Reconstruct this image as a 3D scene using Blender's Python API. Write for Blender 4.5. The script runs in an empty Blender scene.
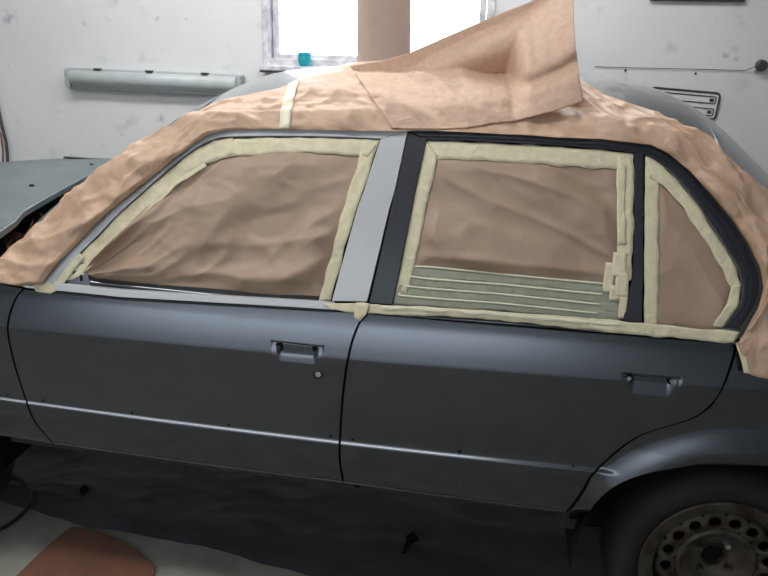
import bpy, bmesh, math, random
import numpy as np
from mathutils import Vector, Matrix, noise
random.seed(7)
S = bpy.context.scene
C = S.collection
# ------------------------------------------------------------------ camera
# the car stands nose-up (front axle jacked) by TH about the rear wheel's contact point
TH = .025
XP = 2.57
ZO = .038
def rot(v):
    x, y, z = v
    x -= XP
    c, s = math.cos(TH), math.sin(TH)
    return Vector((XP + c*x + s*z, y, -s*x + c*z + ZO))
CC = np.array([1.8554952, -1.8831670, 1.7044137]); YAW, PIT, ROL, FOC = .1339394, .3264002, .0467271, 766.93
fw = np.array([-math.sin(YAW)*math.cos(PIT), math.cos(YAW)*math.cos(PIT), -math.sin(PIT)])
r0 = np.array([math.cos(YAW), math.sin(YAW), 0.]); u0 = np.cross(r0, fw)
rt = math.cos(ROL)*r0 + math.sin(ROL)*u0; up = -math.sin(ROL)*r0 + math.cos(ROL)*u0
def rdir(v):
    return np.array(rot((v[0]+XP, v[1], v[2]))) - np.array([XP, 0, ZO])
CW, fwW, rtW, upW = np.array(rot(CC)), rdir(fw), rdir(rt), rdir(up)
cd = bpy.data.cameras.new('camera'); cam = bpy.data.objects.new('camera', cd); C.objects.link(cam)
cd.sensor_width = 36; cd.lens = FOC/768*36; cd.clip_start = .05
cam.matrix_world = Matrix((( rtW[0], upW[0], -fwW[0], CW[0]), (rtW[1], upW[1], -fwW[1], CW[1]), (rtW[2], upW[2], -fwW[2], CW[2]), (0, 0, 0, 1)))
S.camera = cam
# ------------------------------------------------------------------ world, lights, exposure
w = bpy.data.worlds.new('overcast_sky'); S.world = w; w.use_nodes = True
w.node_tree.nodes['Background'].inputs[0].default_value = (.86, .93, 1, 1)
w.node_tree.nodes['Background'].inputs[1].default_value = 9.0
S.view_settings.view_transform = 'Standard'; S.view_settings.look = 'None'
S.view_settings.exposure = 0.0; S.view_settings.gamma = 1; S.view_settings.use_curve_mapping = False
def area(name, loc, size, sy, power, col, tgt):
    l = bpy.data.lights.new(name, 'AREA'); l.shape = 'RECTANGLE'; l.size = size; l.size_y = sy; l.energy = power; l.color = col
    o = bpy.data.objects.new(name, l); C.objects.link(o); o.location = loc
    o.rotation_euler = (Vector(tgt)-Vector(loc)).to_track_quat('-Z', 'Y').to_euler()
    return o
for lx, ly, e, eu in ((.9, 1.45, 54, 32), (.3, -.6, 17, 46)):      # two rows of unseen ceiling lamps; added upward fills brighten the ceiling
    area('ceiling_lamp_and_fill', (lx, ly, 2.90), 3.6, .22, e, (1, .99, .96), (lx, ly, 0))
    area('ceiling_lamp_and_fill', (lx, ly, 2.92), 3.6, .22, eu, (1, .99, .96), (lx, ly, 9))
area('wall_fill', (.2, -4.1, 2.7), 5.0, .25, 124, (.95, .98, 1), (.2, -5.0, 1.9))  # unseen fill added to brighten the front wall mirrored in the paint

# ------------------------------------------------------------------ ray helpers (authoring points on real surfaces)
def ray(px, py):
    d = fw*FOC + rt*(px-384) - up*(py-288); return d/np.linalg.norm(d)
def rayW(px, py):
    d = fwW*FOC + rtW*(px-384) - upW*(py-288); return d/np.linalg.norm(d)
def on_y(px, py, Y):
    d = ray(px, py); return CC + (Y-CC[1])/d[1]*d
def w_y(px, py, Y):
    d = rayW(px, py); return CW + (Y-CW[1])/d[1]*d
def w_z(px, py, Z):
    d = rayW(px, py); return CW + (Z-CW[2])/d[2]*d
# body side ---------------------------------------------------------
_n = np.array([[.30,.110],[.36,.075],[.40,.048],[.45,.026],[.50,.014],[.54,.007],[.570,.003],[.580,.002],[.5835,.0025],[.5878,.0105],[.60,.0115],[.65,.009],[.75,.004],[.82,.0008],[.842,.000],[.850,.0008],[.88,.0085],[.91,.0175],[.94,.0275],[.968,.040],[1.0,.056]])
_q = np.arange(.30, 1.0, .001); _y0 = np.interp(_q, _n[:,0], _n[:,1])
def _blur(a, s):
    k = np.exp(-.5*(np.arange(-40, 41)/s)**2); k /= k.sum()
    return np.convolve(np.pad(a, 40, mode='edge'), k, mode='valid')
_wt = np.clip((np.abs(_q-.585)-.008)/.02, 0, 1); _wc = np.clip((np.abs(_q-.845)-.004)/.02, 0, 1)
_y = _wt*_blur(_y0, 8)+(1-_wt)*_blur(_y0, 1.2); _y = _wc*_y+(1-_wc)*_blur(_y0, 3)
def plan(x):
    return .022*(x-1.5)**2
def sst(a):
    a = min(1, max(0, a)); return a*a*(3-2*a)
def arch_flare(x, z):
    d = math.hypot(x-2.59, (z-.24)*.97)
    if z < .40: return 0
    return -.026*sst(1-abs(d-.425)/.085)*sst((z-.40)/.10) if d > .40 else -.026*sst((z-.40)/.10)
HAND = []   # recesses: centre x,z
def recess(x, z):
    d = 0
    for cx, cz in HAND:
        dx, dz = x-cx, z-cz
        if abs(dx) > .12 or abs(dz) > .06: continue
        bx = sst((.062-abs(dx))/.020)
        up_ = sst((.012-dz)/.006); lo = min(1, max(0, (dz+.040)/.050))
        d += .0135*bx*up_*lo
        wpad = .078 - max(0, -dz)*.3
        d += .0028*sst((wpad-abs(dx))/.010)*sst((.017-dz)/.004)*sst((dz+.030)/.045)
    return d
def Sy(x, z):
    zc = .844+.02*(x-1.5); zb = .968+.017*(x-1.5)
    q = float(np.interp(z, [.30,.40,.585,zc,zb,zb+.03], [.30,.40,.585,.844,.968,.998]))
    return float(np.interp(q, _q, _y)) + plan(x)
def Sbody(x, z): return Sy(x, z)+recess(x, z)
def Squart(x, z):
    k = sst((x-2.215)/.06)
    if k <= 0 or not .54 < z < .66: return Sy(x, z)+arch_flare(x, z)
    return Sy(x, z)*(1-k)+k*(Sy(x, .54)+(Sy(x, .66)-Sy(x, .54))*(z-.54)/.12)+arch_flare(x, z)
def Gy(x, z):
    return .048+.36*(z-.985)-.010*math.sin(math.pi*min(1, max(0, (z-.985)/.44)))+plan(x)*.8
def hit(px, py, surf, off=0.):
    p = on_y(px, py, .05)
    for _ in range(14):
        p = on_y(px, py, surf(float(p[0]), float(p[2]))+off)
    return p
def xz(pts, surf): return [(float(p[0]), float(p[2])) for p in (hit(a, b, surf) for a, b in pts)]
# roof / windscreen / rear window loft --------------------------------
_zc = np.array([[.10,1.00],[.30,1.03],[.45,1.13],[.60,1.25],[.75,1.36],[.856,1.43],[.95,1.484],[1.05,1.531],[1.10,1.547],[1.3,1.572],[1.6,1.588],[1.9,1.592],[2.18,1.583],[2.34,1.563],[2.42,1.536],[2.50,1.497],[2.56,1.447],[2.68,1.345],[2.75,1.282],[2.98,1.09],[3.05,1.06]])
_ze = np.array([[.10,.97],[.30,.985],[.42,1.01],[.55,1.115],[.70,1.225],[.85,1.328],[.95,1.388],[1.05,1.428],[1.3,1.455],[1.6,1.468],[2.0,1.472],[2.2,1.462],[2.3,1.45],[2.38,1.43],[2.45,1.40],[2.56,1.34],[2.7,1.245],[2.98,1.04],[3.05,1.02]])
_xx = np.arange(.1, 3.05, .005)
def _bl(a, s):
    k = np.exp(-.5*(np.arange(-30, 31)/s)**2); k /= k.sum(); return np.convolve(np.pad(a, 30, mode='edge'), k, mode='valid')
_cz = _bl(np.interp(_xx, _zc[:,0], _zc[:,1]), 7); _ez = _bl(np.interp(_xx, _ze[:,0], _ze[:,1]), 7)
YC = .82
def ze(x): return float(np.interp(x, _xx, _ez))
def ye(x): return Gy(x, ze(x))+.012
def Rz(x, y):
    e = ye(x); k = min(1, abs(y-YC)/(YC-e)); c = float(np.interp(x, _xx, _cz)); b = ze(x)
    return c-(c-b)*(k**2.3)
def hit_roof(px, py, off=.0):
    d = ray(px, py); best = None; bd = 9
    for i in range(700):
        Y = .12+i*.0022; t = (Y-CC[1])/d[1]; p = CC+t*d
        g = p[2]-(Rz(float(p[0]), max(Y, ye(float(p[0]))))+off)
        if Y >= ye(float(p[0]))-.004:
            if g <= 0: return p
            if g < bd: bd = g; best = p
    best = best.copy(); best[2] = Rz(float(best[0]), float(best[1]))+off
    return best

# ------------------------------------------------------------------ materials
def mat(name, col, rough=.5, metal=0., coat=0., coatr=.05, noise_amt=0., nscale=8., bump=0., bscale=60., spec=.5, col2=None, trans=0., sub=0.):
    m = bpy.data.materials.new(name); m.use_nodes = True; nt = m.node_tree; b = nt.nodes['Principled BSDF']
    b.inputs['Base Color'].default_value = (*col, 1); b.inputs['Roughness'].default_value = rough; b.inputs['Metallic'].default_value = metal
    b.inputs['Coat Weight'].default_value = coat; b.inputs['Coat Roughness'].default_value = coatr; b.inputs['Specular IOR Level'].default_value = spec
    b.inputs['Transmission Weight'].default_value = trans
    tc = nt.nodes.new('ShaderNodeTexCoord')
    if noise_amt or col2:
        n = nt.nodes.new('ShaderNodeTexNoise'); n.inputs['Scale'].default_value = nscale; n.inputs['Detail'].default_value = 6
        nt.links.new(tc.outputs['Object'], n.inputs['Vector'])
        r = nt.nodes.new('ShaderNodeValToRGB'); c2 = col2 or tuple(c*(1-noise_amt) for c in col)
        r.color_ramp.elements[0].color = (*c2, 1); r.color_ramp.elements[1].color = (*col, 1)
        r.color_ramp.elements[0].position = .35; r.color_ramp.elements[1].position = .65
        nt.links.new(n.outputs['Fac'], r.inputs['Fac']); nt.links.new(r.outputs['Color'], b.inputs['Base Color'])
    if bump:
        n2 = nt.nodes.new('ShaderNodeTexNoise'); n2.inputs['Scale'].default_value = bscale; n2.inputs['Detail'].default_value = 4
        nt.links.new(tc.outputs['Object'], n2.inputs['Vector'])
        bp = nt.nodes.new('ShaderNodeBump'); bp.inputs['Strength'].default_value = bump; bp.inputs['Distance'].default_value = .004
        nt.links.new(n2.outputs['Fac'], bp.inputs['Height']); nt.links.new(bp.outputs['Normal'], b.inputs['Normal'])
    return m
M = {}
M['paint'] = mat('grey_metallic_paint', (.092, .102, .118), .15, .92, .6, .03, noise_amt=.06, nscale=5)
M['silver'] = mat('silver_paint', (.45, .46, .485), .38, .12, .3, .1)
M['black'] = mat('satin_black_paint', (.012, .014, .022), .38, 0, .1)
M['rubber'] = mat('black_rubber', (.012, .012, .013), .6)
M['seal'] = mat('grey_rubber_seal', (.10, .10, .09), .6)
M['dark'] = mat('dark_cavity', (.008, .008, .009), .9, spec=.1)
M['under'] = mat('underbody_coating', (.02, .02, .021), .85)
M['glass'] = mat('tinted_glass', (.02, .028, .026), .05, trans=.5)
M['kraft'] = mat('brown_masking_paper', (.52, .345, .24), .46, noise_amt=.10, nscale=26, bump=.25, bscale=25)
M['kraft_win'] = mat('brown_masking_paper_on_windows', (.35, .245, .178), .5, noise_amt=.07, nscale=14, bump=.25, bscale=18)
M['kraft_thin'] = mat('thin_masking_paper', (.68, .465, .345), .6, noise_amt=.14, nscale=60)
M['tape'] = mat('cream_masking_tape', (.66, .60, .42), .55, noise_amt=.12, nscale=40, bump=.5, bscale=60)
M['tape2'] = mat('grey_green_masking_tape', (.30, .31, .23), .5, noise_amt=.15, nscale=50, bump=.4, bscale=50)
M['tape_hi'] = mat('pale_tape', (.75, .71, .55), .55)
M['tyre'] = mat('tyre_rubber', (.006, .006, .007), .75, bump=.3, bscale=80)
M['rim'] = mat('rusty_steel', (.095, .08, .068), .55, .5, col2=(.035, .024, .018), nscale=22)
M['steel'] = mat('bright_steel', (.6, .6, .6), .3, 1)
M['teal'] = mat('teal_grey_primer', (.085, .112, .117), .45, 0, .12, .15, noise_amt=.25, nscale=6)
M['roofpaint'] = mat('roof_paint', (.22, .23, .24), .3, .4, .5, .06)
M['white'] = mat('white_plastic', (.8, .8, .8), .4)
M['blue'] = mat('turquoise_plastic', (.02, .33, .42), .35, noise_amt=.1)
M['blackplastic'] = mat('black_plastic_sheet', (.060, .067, .076), .6, noise_amt=.35, nscale=4, bump=.25, bscale=12)
M['board'] = mat('brown_fibreboard', (.20, .085, .048), .75, col2=(.15, .07, .045), nscale=12)
M['fixture'] = mat('grey_lamp_housing', (.34, .37, .385), .5, noise_amt=.15, nscale=30)
M['diffuser'] = mat('dusty_lamp_cover', (.42, .46, .47), .3, noise_amt=.12, nscale=12)
M['darkmetal'] = mat('dark_metal', (.05, .05, .055), .5, .3)
M['oldwood'] = mat('flaking_white_wood', (.66, .66, .69), .7, col2=(.40, .38, .42), nscale=16, bump=.6, bscale=50)

def creases(m, sc, strength, dist):
    """straight-edged facets of crumpled paper as fine relief"""
    nt = m.node_tree; N = nt.nodes.new; L = nt.links.new; b = nt.nodes['Principled BSDF']
    tc = N('ShaderNodeTexCoord'); n = N('ShaderNodeTexNoise'); n.inputs['Scale'].default_value = 3.5; L(tc.outputs['Object'], n.inputs['Vector'])
    vm = N('ShaderNodeVectorMath'); vm.operation = 'MULTIPLY_ADD'; vm.inputs[1].default_value = (.35, .35, .35); L(n.outputs['Color'], vm.inputs[0]); L(tc.outputs['Object'], vm.inputs[2])
    prev = b.inputs['Normal'].links[0].from_socket if b.inputs['Normal'].links else None
    for k, s_ in enumerate((sc, sc*2.3)):
        v = N('ShaderNodeTexVoronoi'); v.feature = 'F1'; v.inputs['Scale'].default_value = s_; L(vm.outputs['Vector'], v.inputs['Vector'])
        bp = N('ShaderNodeBump'); bp.inputs['Strength'].default_value = strength; bp.inputs['Distance'].default_value = dist/(1+k*1.6)
        L(v.outputs['Distance'], bp.inputs['Height'])
        if prev: L(prev, bp.inputs['Normal'])
        prev = bp.outputs['Normal']
    L(prev, b.inputs['Normal'])
creases(M['kraft'], 6, .38, .022); creases(M['kraft_win'], 5, .35, .02); creases(M['tape'], 22, .5, .006)

def wall_mat():
    m = bpy.data.materials.new('painted_plaster'); m.use_nodes = True; nt = m.node_tree; b = nt.nodes['Principled BSDF']; b.inputs['Roughness'].default_value = .6
    tc = nt.nodes.new('ShaderNodeTexCoord'); L = nt.links.new
    def rampnoise(sc, lo, hi, det=5):
        n = nt.nodes.new('ShaderNodeTexNoise'); n.inputs['Scale'].default_value = sc; n.inputs['Detail'].default_value = det; L(tc.outputs['Object'], n.inputs['Vector'])
        r = nt.nodes.new('ShaderNodeMapRange'); r.inputs['From Min'].default_value = lo; r.inputs['From Max'].default_value = hi; L(n.outputs['Fac'], r.inputs['Value']); return r.outputs['Result']
    def mix(fac, a, bb, amt):
        x = nt.nodes.new('ShaderNodeMix'); x.data_type = 'RGBA'
        mm = nt.nodes.new('ShaderNodeMath'); mm.operation = 'MULTIPLY'; mm.inputs[1].default_value = amt; L(fac, mm.inputs[0]); L(mm.outputs[0], x.inputs['Factor'])
        if isinstance(a, tuple): x.inputs['A'].default_value = (*a, 1)
        else: L(a, x.inputs['A'])
        x.inputs['B'].default_value = (*bb, 1); return x.outputs['Result']
    c = mix(rampnoise(1.3, .35, .7), (.645, .65, .665), (.56, .565, .58), .7)
    c = mix(rampnoise(5.5, .62, .72), c, (.38, .40, .44), .55)
    c = mix(rampnoise(17, .68, .74), c, (.25, .26, .29), .5)
    # three scuffs with a shape of their own
    for (px, py, r_) in ((8, 18, .075), (85, 22, .03), (160, 119, .04), (736, 60, .02), (717, 22, .015)):
        p = w_y(px, py, 2.7)
        v = nt.nodes.new('ShaderNodeVectorMath'); v.operation = 'DISTANCE'; v.inputs[1].default_value = tuple(float(q) for q in p)
        L(tc.outputs['Object'], v.inputs[0]); r = nt.nodes.new('ShaderNodeMapRange'); r.inputs['From Min'].default_value = r_; r.inputs['From Max'].default_value = r_*.2; L(v.outputs['Value'], r.inputs['Value'])
        mu = nt.nodes.new('ShaderNodeMath'); mu.operation = 'MULTIPLY'; L(r.outputs['Result'], mu.inputs[0]); L(rampnoise(22, .42, .6), mu.inputs[1])
        c = mix(mu.outputs[0], c, (.27, .28, .33), .7)
    L(c, b.inputs['Base Color'])
    n = nt.nodes.new('ShaderNodeTexNoise'); n.inputs['Scale'].default_value = 6; n.inputs['Detail'].default_value = 8; L(tc.outputs['Object'], n.inputs['Vector'])
    bp = nt.nodes.new('ShaderNodeBump'); bp.inputs['Strength'].default_value = .5; bp.inputs['Distance'].default_value = .01; L(n.outputs['Fac'], bp.inputs['Height']); L(bp.outputs['Normal'], b.inputs['Normal'])
    return m
M['wall'] = wall_mat()
M['concrete'] = mat('dusty_concrete', (.33, .32, .28), .85, col2=(.23, .225, .195), nscale=7, bump=.5, bscale=30)
M['ceiling'] = mat('ceiling_paint', (.75, .76, .77), .8)
M['frontwall'] = mat('grey_wall_paint', (.62, .65, .68), .8)

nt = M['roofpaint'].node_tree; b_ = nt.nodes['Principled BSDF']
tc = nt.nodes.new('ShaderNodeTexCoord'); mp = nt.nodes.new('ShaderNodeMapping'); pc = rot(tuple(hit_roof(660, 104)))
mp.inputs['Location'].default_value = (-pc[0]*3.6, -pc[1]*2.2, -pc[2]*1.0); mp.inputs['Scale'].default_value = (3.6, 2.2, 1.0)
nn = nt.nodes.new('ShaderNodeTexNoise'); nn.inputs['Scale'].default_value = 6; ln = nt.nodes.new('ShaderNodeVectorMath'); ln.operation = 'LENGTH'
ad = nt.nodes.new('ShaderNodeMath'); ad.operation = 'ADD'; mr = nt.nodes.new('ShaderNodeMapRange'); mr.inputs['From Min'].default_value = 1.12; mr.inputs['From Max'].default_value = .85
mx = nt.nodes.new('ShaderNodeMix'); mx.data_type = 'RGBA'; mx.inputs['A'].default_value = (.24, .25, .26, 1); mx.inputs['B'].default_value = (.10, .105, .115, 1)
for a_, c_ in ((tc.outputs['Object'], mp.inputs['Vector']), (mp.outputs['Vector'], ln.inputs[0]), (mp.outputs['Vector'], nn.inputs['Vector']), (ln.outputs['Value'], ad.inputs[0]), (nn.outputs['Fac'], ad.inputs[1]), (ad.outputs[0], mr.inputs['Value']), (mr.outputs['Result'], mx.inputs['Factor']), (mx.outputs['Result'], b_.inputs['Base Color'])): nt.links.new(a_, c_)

# ------------------------------------------------------------------ object helpers
def link(name, verts, faces, m, parent=None, smooth=35, car=True, uvs=None):
    me = bpy.data.meshes.new(name)
    vs = [tuple(rot(v)) if car else tuple(float(c) for c in v) for v in verts]
    me.from_pydata(vs, [], faces); me.update()
    bm = bmesh.new(); bm.from_mesh(me); bmesh.ops.recalc_face_normals(bm, faces=bm.faces); bm.to_mesh(me); bm.free()
    me.materials.append(M[m] if isinstance(m, str) else m)
    if smooth is not None:
        me.shade_smooth(); me.set_sharp_from_angle(angle=math.radians(smooth))
    o = bpy.data.objects.new(name, me); C.objects.link(o)
    if parent is not None: o.parent = parent
    return o
def tag(o, label=None, cat=None, group=None, kind=None):
    if label: o['label'] = label
    if cat: o['category'] = cat
    if group: o['group'] = group
    if kind: o['kind'] = kind
    return o
def empty(name, loc, label=None, cat=None, group=None):
    o = bpy.data.objects.new(name, None); C.objects.link(o); o.location = loc; o.empty_display_size = .1
    bpy.context.view_layer.update()
    return tag(o, label, cat, group)
def into(child, parent):
    """parent a mesh whose vertices are in world space"""
    child.parent = parent; child.matrix_parent_inverse = Matrix.Translation(-parent.location); return child
class MB:
    def __init__(s): s.v = []; s.f = []
    def add(s, v, f):
        n = len(s.v); s.v += [tuple(p) for p in v]; s.f += [tuple(i+n for i in q) for q in f]; return s
    def box(s, a, b, R=None, c=None):
        x0, y0, z0 = a; x1, y1, z1 = b
        v = [(x0,y0,z0),(x1,y0,z0),(x1,y1,z0),(x0,y1,z0),(x0,y0,z1),(x1,y0,z1),(x1,y1,z1),(x0,y1,z1)]
        return s.add(v, [(0,3,2,1),(4,5,6,7),(0,1,5,4),(1,2,6,5),(2,3,7,6),(3,0,4,7)])
    def tube(s, pts, r, n=8, cap=True, closed=False):
        P = [Vector(p) for p in pts]; k = len(P); v = []; f = []
        rr = r if isinstance(r, (list, tuple)) else [r]*k
        prev = None
        for i, p in enumerate(P):
            if closed: t = (P[(i+1) % k]-P[i-1]).normalized()
            else: t = (P[min(i+1, k-1)]-P[max(i-1, 0)]).normalized()
            a = prev if prev is not None else (Vector((0, 0, 1)) if abs(t.z) < .9 else Vector((1, 0, 0)))
            a = (a-t*a.dot(t)).normalized(); prev = a; b = t.cross(a)
            for j in range(n):
                th = 2*math.pi*j/n; v.append(p+rr[i]*(math.cos(th)*a+math.sin(th)*b))
        for i in range(k if closed else k-1):
            i2 = (i+1) % k
            for j in range(n): f.append((i*n+j, i*n+(j+1) % n, i2*n+(j+1) % n, i2*n+j))
        if cap and not closed: f += [tuple(range(n))[::-1], tuple((k-1)*n+j for j in range(n))]
        return s.add(v, f)
    def lathe(s, prof, c, axis='y', n=48, a0=0, a1=2*math.pi):
        """prof: (radius, along axis)"""
        full = abs(a1-a0-2*math.pi) < 1e-6; m_ = n if full else n+1; v = []; f = []
        for i in range(m_):
            a = a0+(a1-a0)*i/n
            for r, h in prof:
                if axis == 'y': v.append((c[0]+r*math.cos(a), c[1]+h, c[2]+r*math.sin(a)))
                else: v.append((c[0]+r*math.cos(a), c[1]+r*math.sin(a), c[2]+h))
        k = len(prof)
        for i in range(n):
            i2 = (i+1) % m_
            for j in range(k-1): f.append((i*k+j, i2*k+j, i2*k+j+1, i*k+j+1))
        return s.add(v, f)
    def build(s, name, m, parent=None, smooth=35, car=True): return link(name, s.v, s.f, m, parent, smooth, car)

def resample(P, n):
    P = [np.array(p, float) for p in P]; d = [0]
    for i in range(1, len(P)): d.append(d[-1]+np.linalg.norm(P[i]-P[i-1]))
    t = np.linspace(0, d[-1], n); A = np.array(P)
    return np.stack([np.interp(t, d, A[:, k]) for k in range(A.shape[1])], 1)
def matched(A, B, step):
    """both chains share control points; subdivide each span equally"""
    a = []; b = []
    for i in range(len(A)-1):
        L = max(np.linalg.norm(np.subtract(A[i+1], A[i])), np.linalg.norm(np.subtract(B[i+1], B[i])))
        n = max(1, int(math.ceil(L/step)))
        for k in range(n):
            t = k/n; a.append(np.array(A[i])*(1-t)+np.array(A[i+1])*t); b.append(np.array(B[i])*(1-t)+np.array(B[i+1])*t)
    a.append(np.array(A[-1], float)); b.append(np.array(B[-1], float))
    return np.array(a), np.array(b)
def smooth_chain(P, k=4):
    """Catmull-Rom through the points"""
    P = [np.array(p, float) for p in P]; o = []
    for i in range(len(P)-1):
        p0 = P[max(0, i-1)]; p1 = P[i]; p2 = P[i+1]; p3 = P[min(len(P)-1, i+2)]
        for j in range(k):
            t = j/k; o.append(.5*((2*p1)+(-p0+p2)*t+(2*p0-5*p1+4*p2-p3)*t*t+(-p0+3*p1-3*p2+p3)*t**3))
    o.append(P[-1]); return [tuple(q) for q in o]
def grid_faces(nu, nv):
    return [(i*nv+j, (i+1)*nv+j, (i+1)*nv+j+1, i*nv+j+1) for i in range(nu-1) for j in range(nv-1)]
def sheet(G, name, m, parent=None, skirt=.0, sdir=(0, 1, 0), smooth=35, solid=0., bevel=0., car=True):
    """G[i][j] -> 3-D points; skirt: flange folded back along sdir"""
    nu, nv = len(G), len(G[0]); v = [p for row in G for p in row]; f = grid_faces(nu, nv)
    if skirt:
        ring = [(i, 0) for i in range(nu)]+[(nu-1, j) for j in range(1, nv)]+[(i, nv-1) for i in range(nu-2, -1, -1)]+[(0, j) for j in range(nv-2, 0, -1)]
        idx = [i*nv+j for i, j in ring]; n0 = len(v); sd = np.array(sdir)*skirt
        v = v+[tuple(np.array(v[k])+sd) for k in idx]; k = len(idx)
        f += [(idx[a], idx[(a+1) % k], n0+(a+1) % k, n0+a) for a in range(k)]
    o = link(name, v, f, m, parent, smooth, car)
    if solid:
        md = o.modifiers.new('thickness', 'SOLIDIFY'); md.thickness = solid; md.offset = 0
    if bevel:
        md = o.modifiers.new('bevel', 'BEVEL'); md.width = bevel; md.segments = 2; md.limit_method = 'ANGLE'; md.angle_limit = math.radians(45); md.harden_normals = m in ('silver', 'black')
    return o
def strip_xz(A, B, surf, step, nv, off=0., match=False):
    """A,B chains in (x,z) on the surface; returns grid"""
    if match: a, b = matched(A, B, step)
    else:
        L = max(sum(np.linalg.norm(np.subtract(Q[i+1], Q[i])) for i in range(len(Q)-1)) for Q in (A, B)); n = max(2, int(L/step)+1)
        a, b = resample(A, n), resample(B, n)
    G = []
    for p, q in zip(a, b):
        row = []
        for j in range(nv):
            t = j/(nv-1); x, z = p*(1-t)+q*t; row.append((x, surf(x, z)+off, z))
        G.append(row)
    return G
NG = Vector((0, -.94, .34))
def fold(a, b, seed=0.):
    n = noise.noise(Vector((a, b, seed))); return max(0., 1-abs(n)*3.2)**1.5
def crumple(x, y, seed=0., f=5.):
    """straight sharp creases in several directions, fading in and out"""
    h = 0
    for k in range(6):
        th = k*1.047*.55+seed*1.3; d = x*math.cos(th)+y*math.sin(th)
        v = abs(((d*f*(1+.23*k)+.5*noise.noise(Vector((x*3+k*7, y*3, seed)))+k*.37) % 1)-.5)*2
        h += v*max(0, noise.noise(Vector((x*3.1+k*11, y*3.1+seed, 4.2)))+.22)/(1+.25*k)
    return h
def wr(x, y, s, seed=0.):
    """crumpled-paper height 0..1 : ridged noise"""
    a = noise.noise(Vector((x*s+seed, y*s*.8, seed*1.7))); b = noise.noise(Vector((x*s*2.3+seed, y*s*2.1+5, seed))); c = noise.noise(Vector((x*s*5.1, y*s*4.7+9, seed)))
    return (1-abs(a)*2.2)*.6+(1-abs(b)*2.)*.28+(1-abs(c)*2)*.12

# ================================================================== SETTING
WY = 2.7
def struct(o, label=None): o['kind'] = 'structure'; return tag(o, label)
# window opening
pl = w_y(264, 66, WY); pr = w_y(492, 60, WY)
wx0, wx1, wz0, wz1 = float(pl[0]), float(pr[0]), float(pl[2]), float(pl[2])+1.15
RX0, RX1, RY0, CZ = -4.2, 6.5, -5.0, 3.2
mb = MB()
mb.box((RX0, WY, -.0), (wx0, WY+.3, CZ)); mb.box((wx1, WY, 0), (RX1, WY+.3, CZ)); mb.box((wx0, WY, 0), (wx1, WY+.3, wz0)); mb.box((wx0, WY, wz1), (wx1, WY+.3, CZ))
struct(mb.build('wall_back', 'wall', smooth=None, car=False), 'white painted workshop wall with scuffs')
struct(MB().box((RX0-.2, RY0, 0), (RX0, WY+.3, CZ)).build('wall_left', 'wall', smooth=None, car=False))
struct(MB().box((RX1, RY0, 0), (RX1+.2, WY+.3, CZ)).build('wall_right', 'wall', smooth=None, car=False))
struct(MB().box((RX0, RY0-.2, 0), (RX1, RY0, CZ)).build('wall_front', 'frontwall', smooth=None, car=False))
struct(MB().box((RX0-.2, RY0-.2, CZ), (RX1+.2, WY+.3, CZ+.1)).build('ceiling', 'ceiling', smooth=None, car=False))
struct(MB().box((RX0-.2, RY0-.2, -.1), (RX1+.2, WY+.3, 0)).build('floor', 'concrete', smooth=None, car=False), 'dusty grey concrete floor')
# window: outer frame, sash, pane, sill
win = empty('window_1', ((wx0+wx1)/2, WY, wz0)); struct(win, 'bright window with flaking white wooden frame')
def frame(x0, x1, z0, z1, t, y0, y1):
    b = MB(); b.box((x0, y0, z0), (x0+t, y1, z1)); b.box((x1-t, y0, z0), (x1, y1, z1)); b.box((x0+t, y0, z0), (x1-t, y1, z0+t)); b.box((x0+t, y0, z1-t), (x1-t, y1, z1)); return b
def bev(o, wd=.004):
    md = o.modifiers.new('bevel', 'BEVEL'); md.width = wd; md.segments = 2; return o
into(bev(frame(wx0, wx1, wz0, wz1, .045, WY-.015, WY+.10).build('window_frame', 'oldwood', smooth=None, car=False)), win)
into(bev(frame(wx0+.050, wx1-.050, wz0+.034, wz1-.05, .036, WY+.03, WY+.075).build('window_sash', 'oldwood', smooth=None, car=False)), win)
into(MB().box((wx0+.085, WY+.05, wz0+.062), (wx1-.085, WY+.054, wz1-.08)).build('window_pane', mat('clear_glass', (1, 1, 1), .0, trans=1.), smooth=None, car=False), win)
into(bev(MB().box((wx0+.0, WY-.09, wz0-.02), (wx1+.02, WY+.02, wz0+.006)).build('window_sill', 'oldwood', smooth=None, car=False)), win)
into(MB().box((wx0+.0, WY-.092, wz0-.032), (wx1+.02, WY+.0, wz0-.021)).build('window_sill_edge', 'darkmetal', smooth=None, car=False), win)

# ================================================================== CAR
car = empty('sedan', tuple(rot((1.5, .82, 0))), 'grey four-door sedan masked for painting, windows papered, black rear door frames', 'car')
def P_(o, label=None):
    into(o, car)
    if label: o['label'] = label
    return o
def sub(o, parent, label=None):
    """sub-part: both are world-space meshes; parent's local frame is world shifted by the car"""
    o.parent = parent; o.matrix_parent_inverse = Matrix.Identity(4)
    if label: o['label'] = label
    return o
# recess centres first
hf = hit(297, 350.5, Sy); hr = hit(651.5, 383, Sy)
HAND += [(float(hf[0]), float(hf[2])+.004), (float(hr[0]), float(hr[2])+.004)]
GAP = .0034
def gapx(ch, d): return [(x+d, z) for x, z in ch]
f_shut = xz(smooth_chain([(23,289.5),(15.6,299),(9.4,316),(7.7,330),(10.4,347),(15.6,368),(22,388),(29,409),(37,425),(53.5,443.2)]), Sy)
b_shut = xz(smooth_chain([(364,314),(357.5,327),(352,342),(348.5,357),(345.5,374),(342.3,403),(340,440),(340,462),(343.5,482.5)]), Sy)
r_shut = xz(smooth_chain([(736,344.5),(732,361.7),(722,389.4),(711,405),(692,418.5),(660,428.5),(638,436.5),(617,451),(593,473.5),(583,490),(570,508),(565.5,512)]), Sy)
def xat(ch, z):
    zs = [p[1] for p in ch][::-1]; xs = [p[0] for p in ch][::-1]
    return float(np.interp(z, zs, xs))
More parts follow.
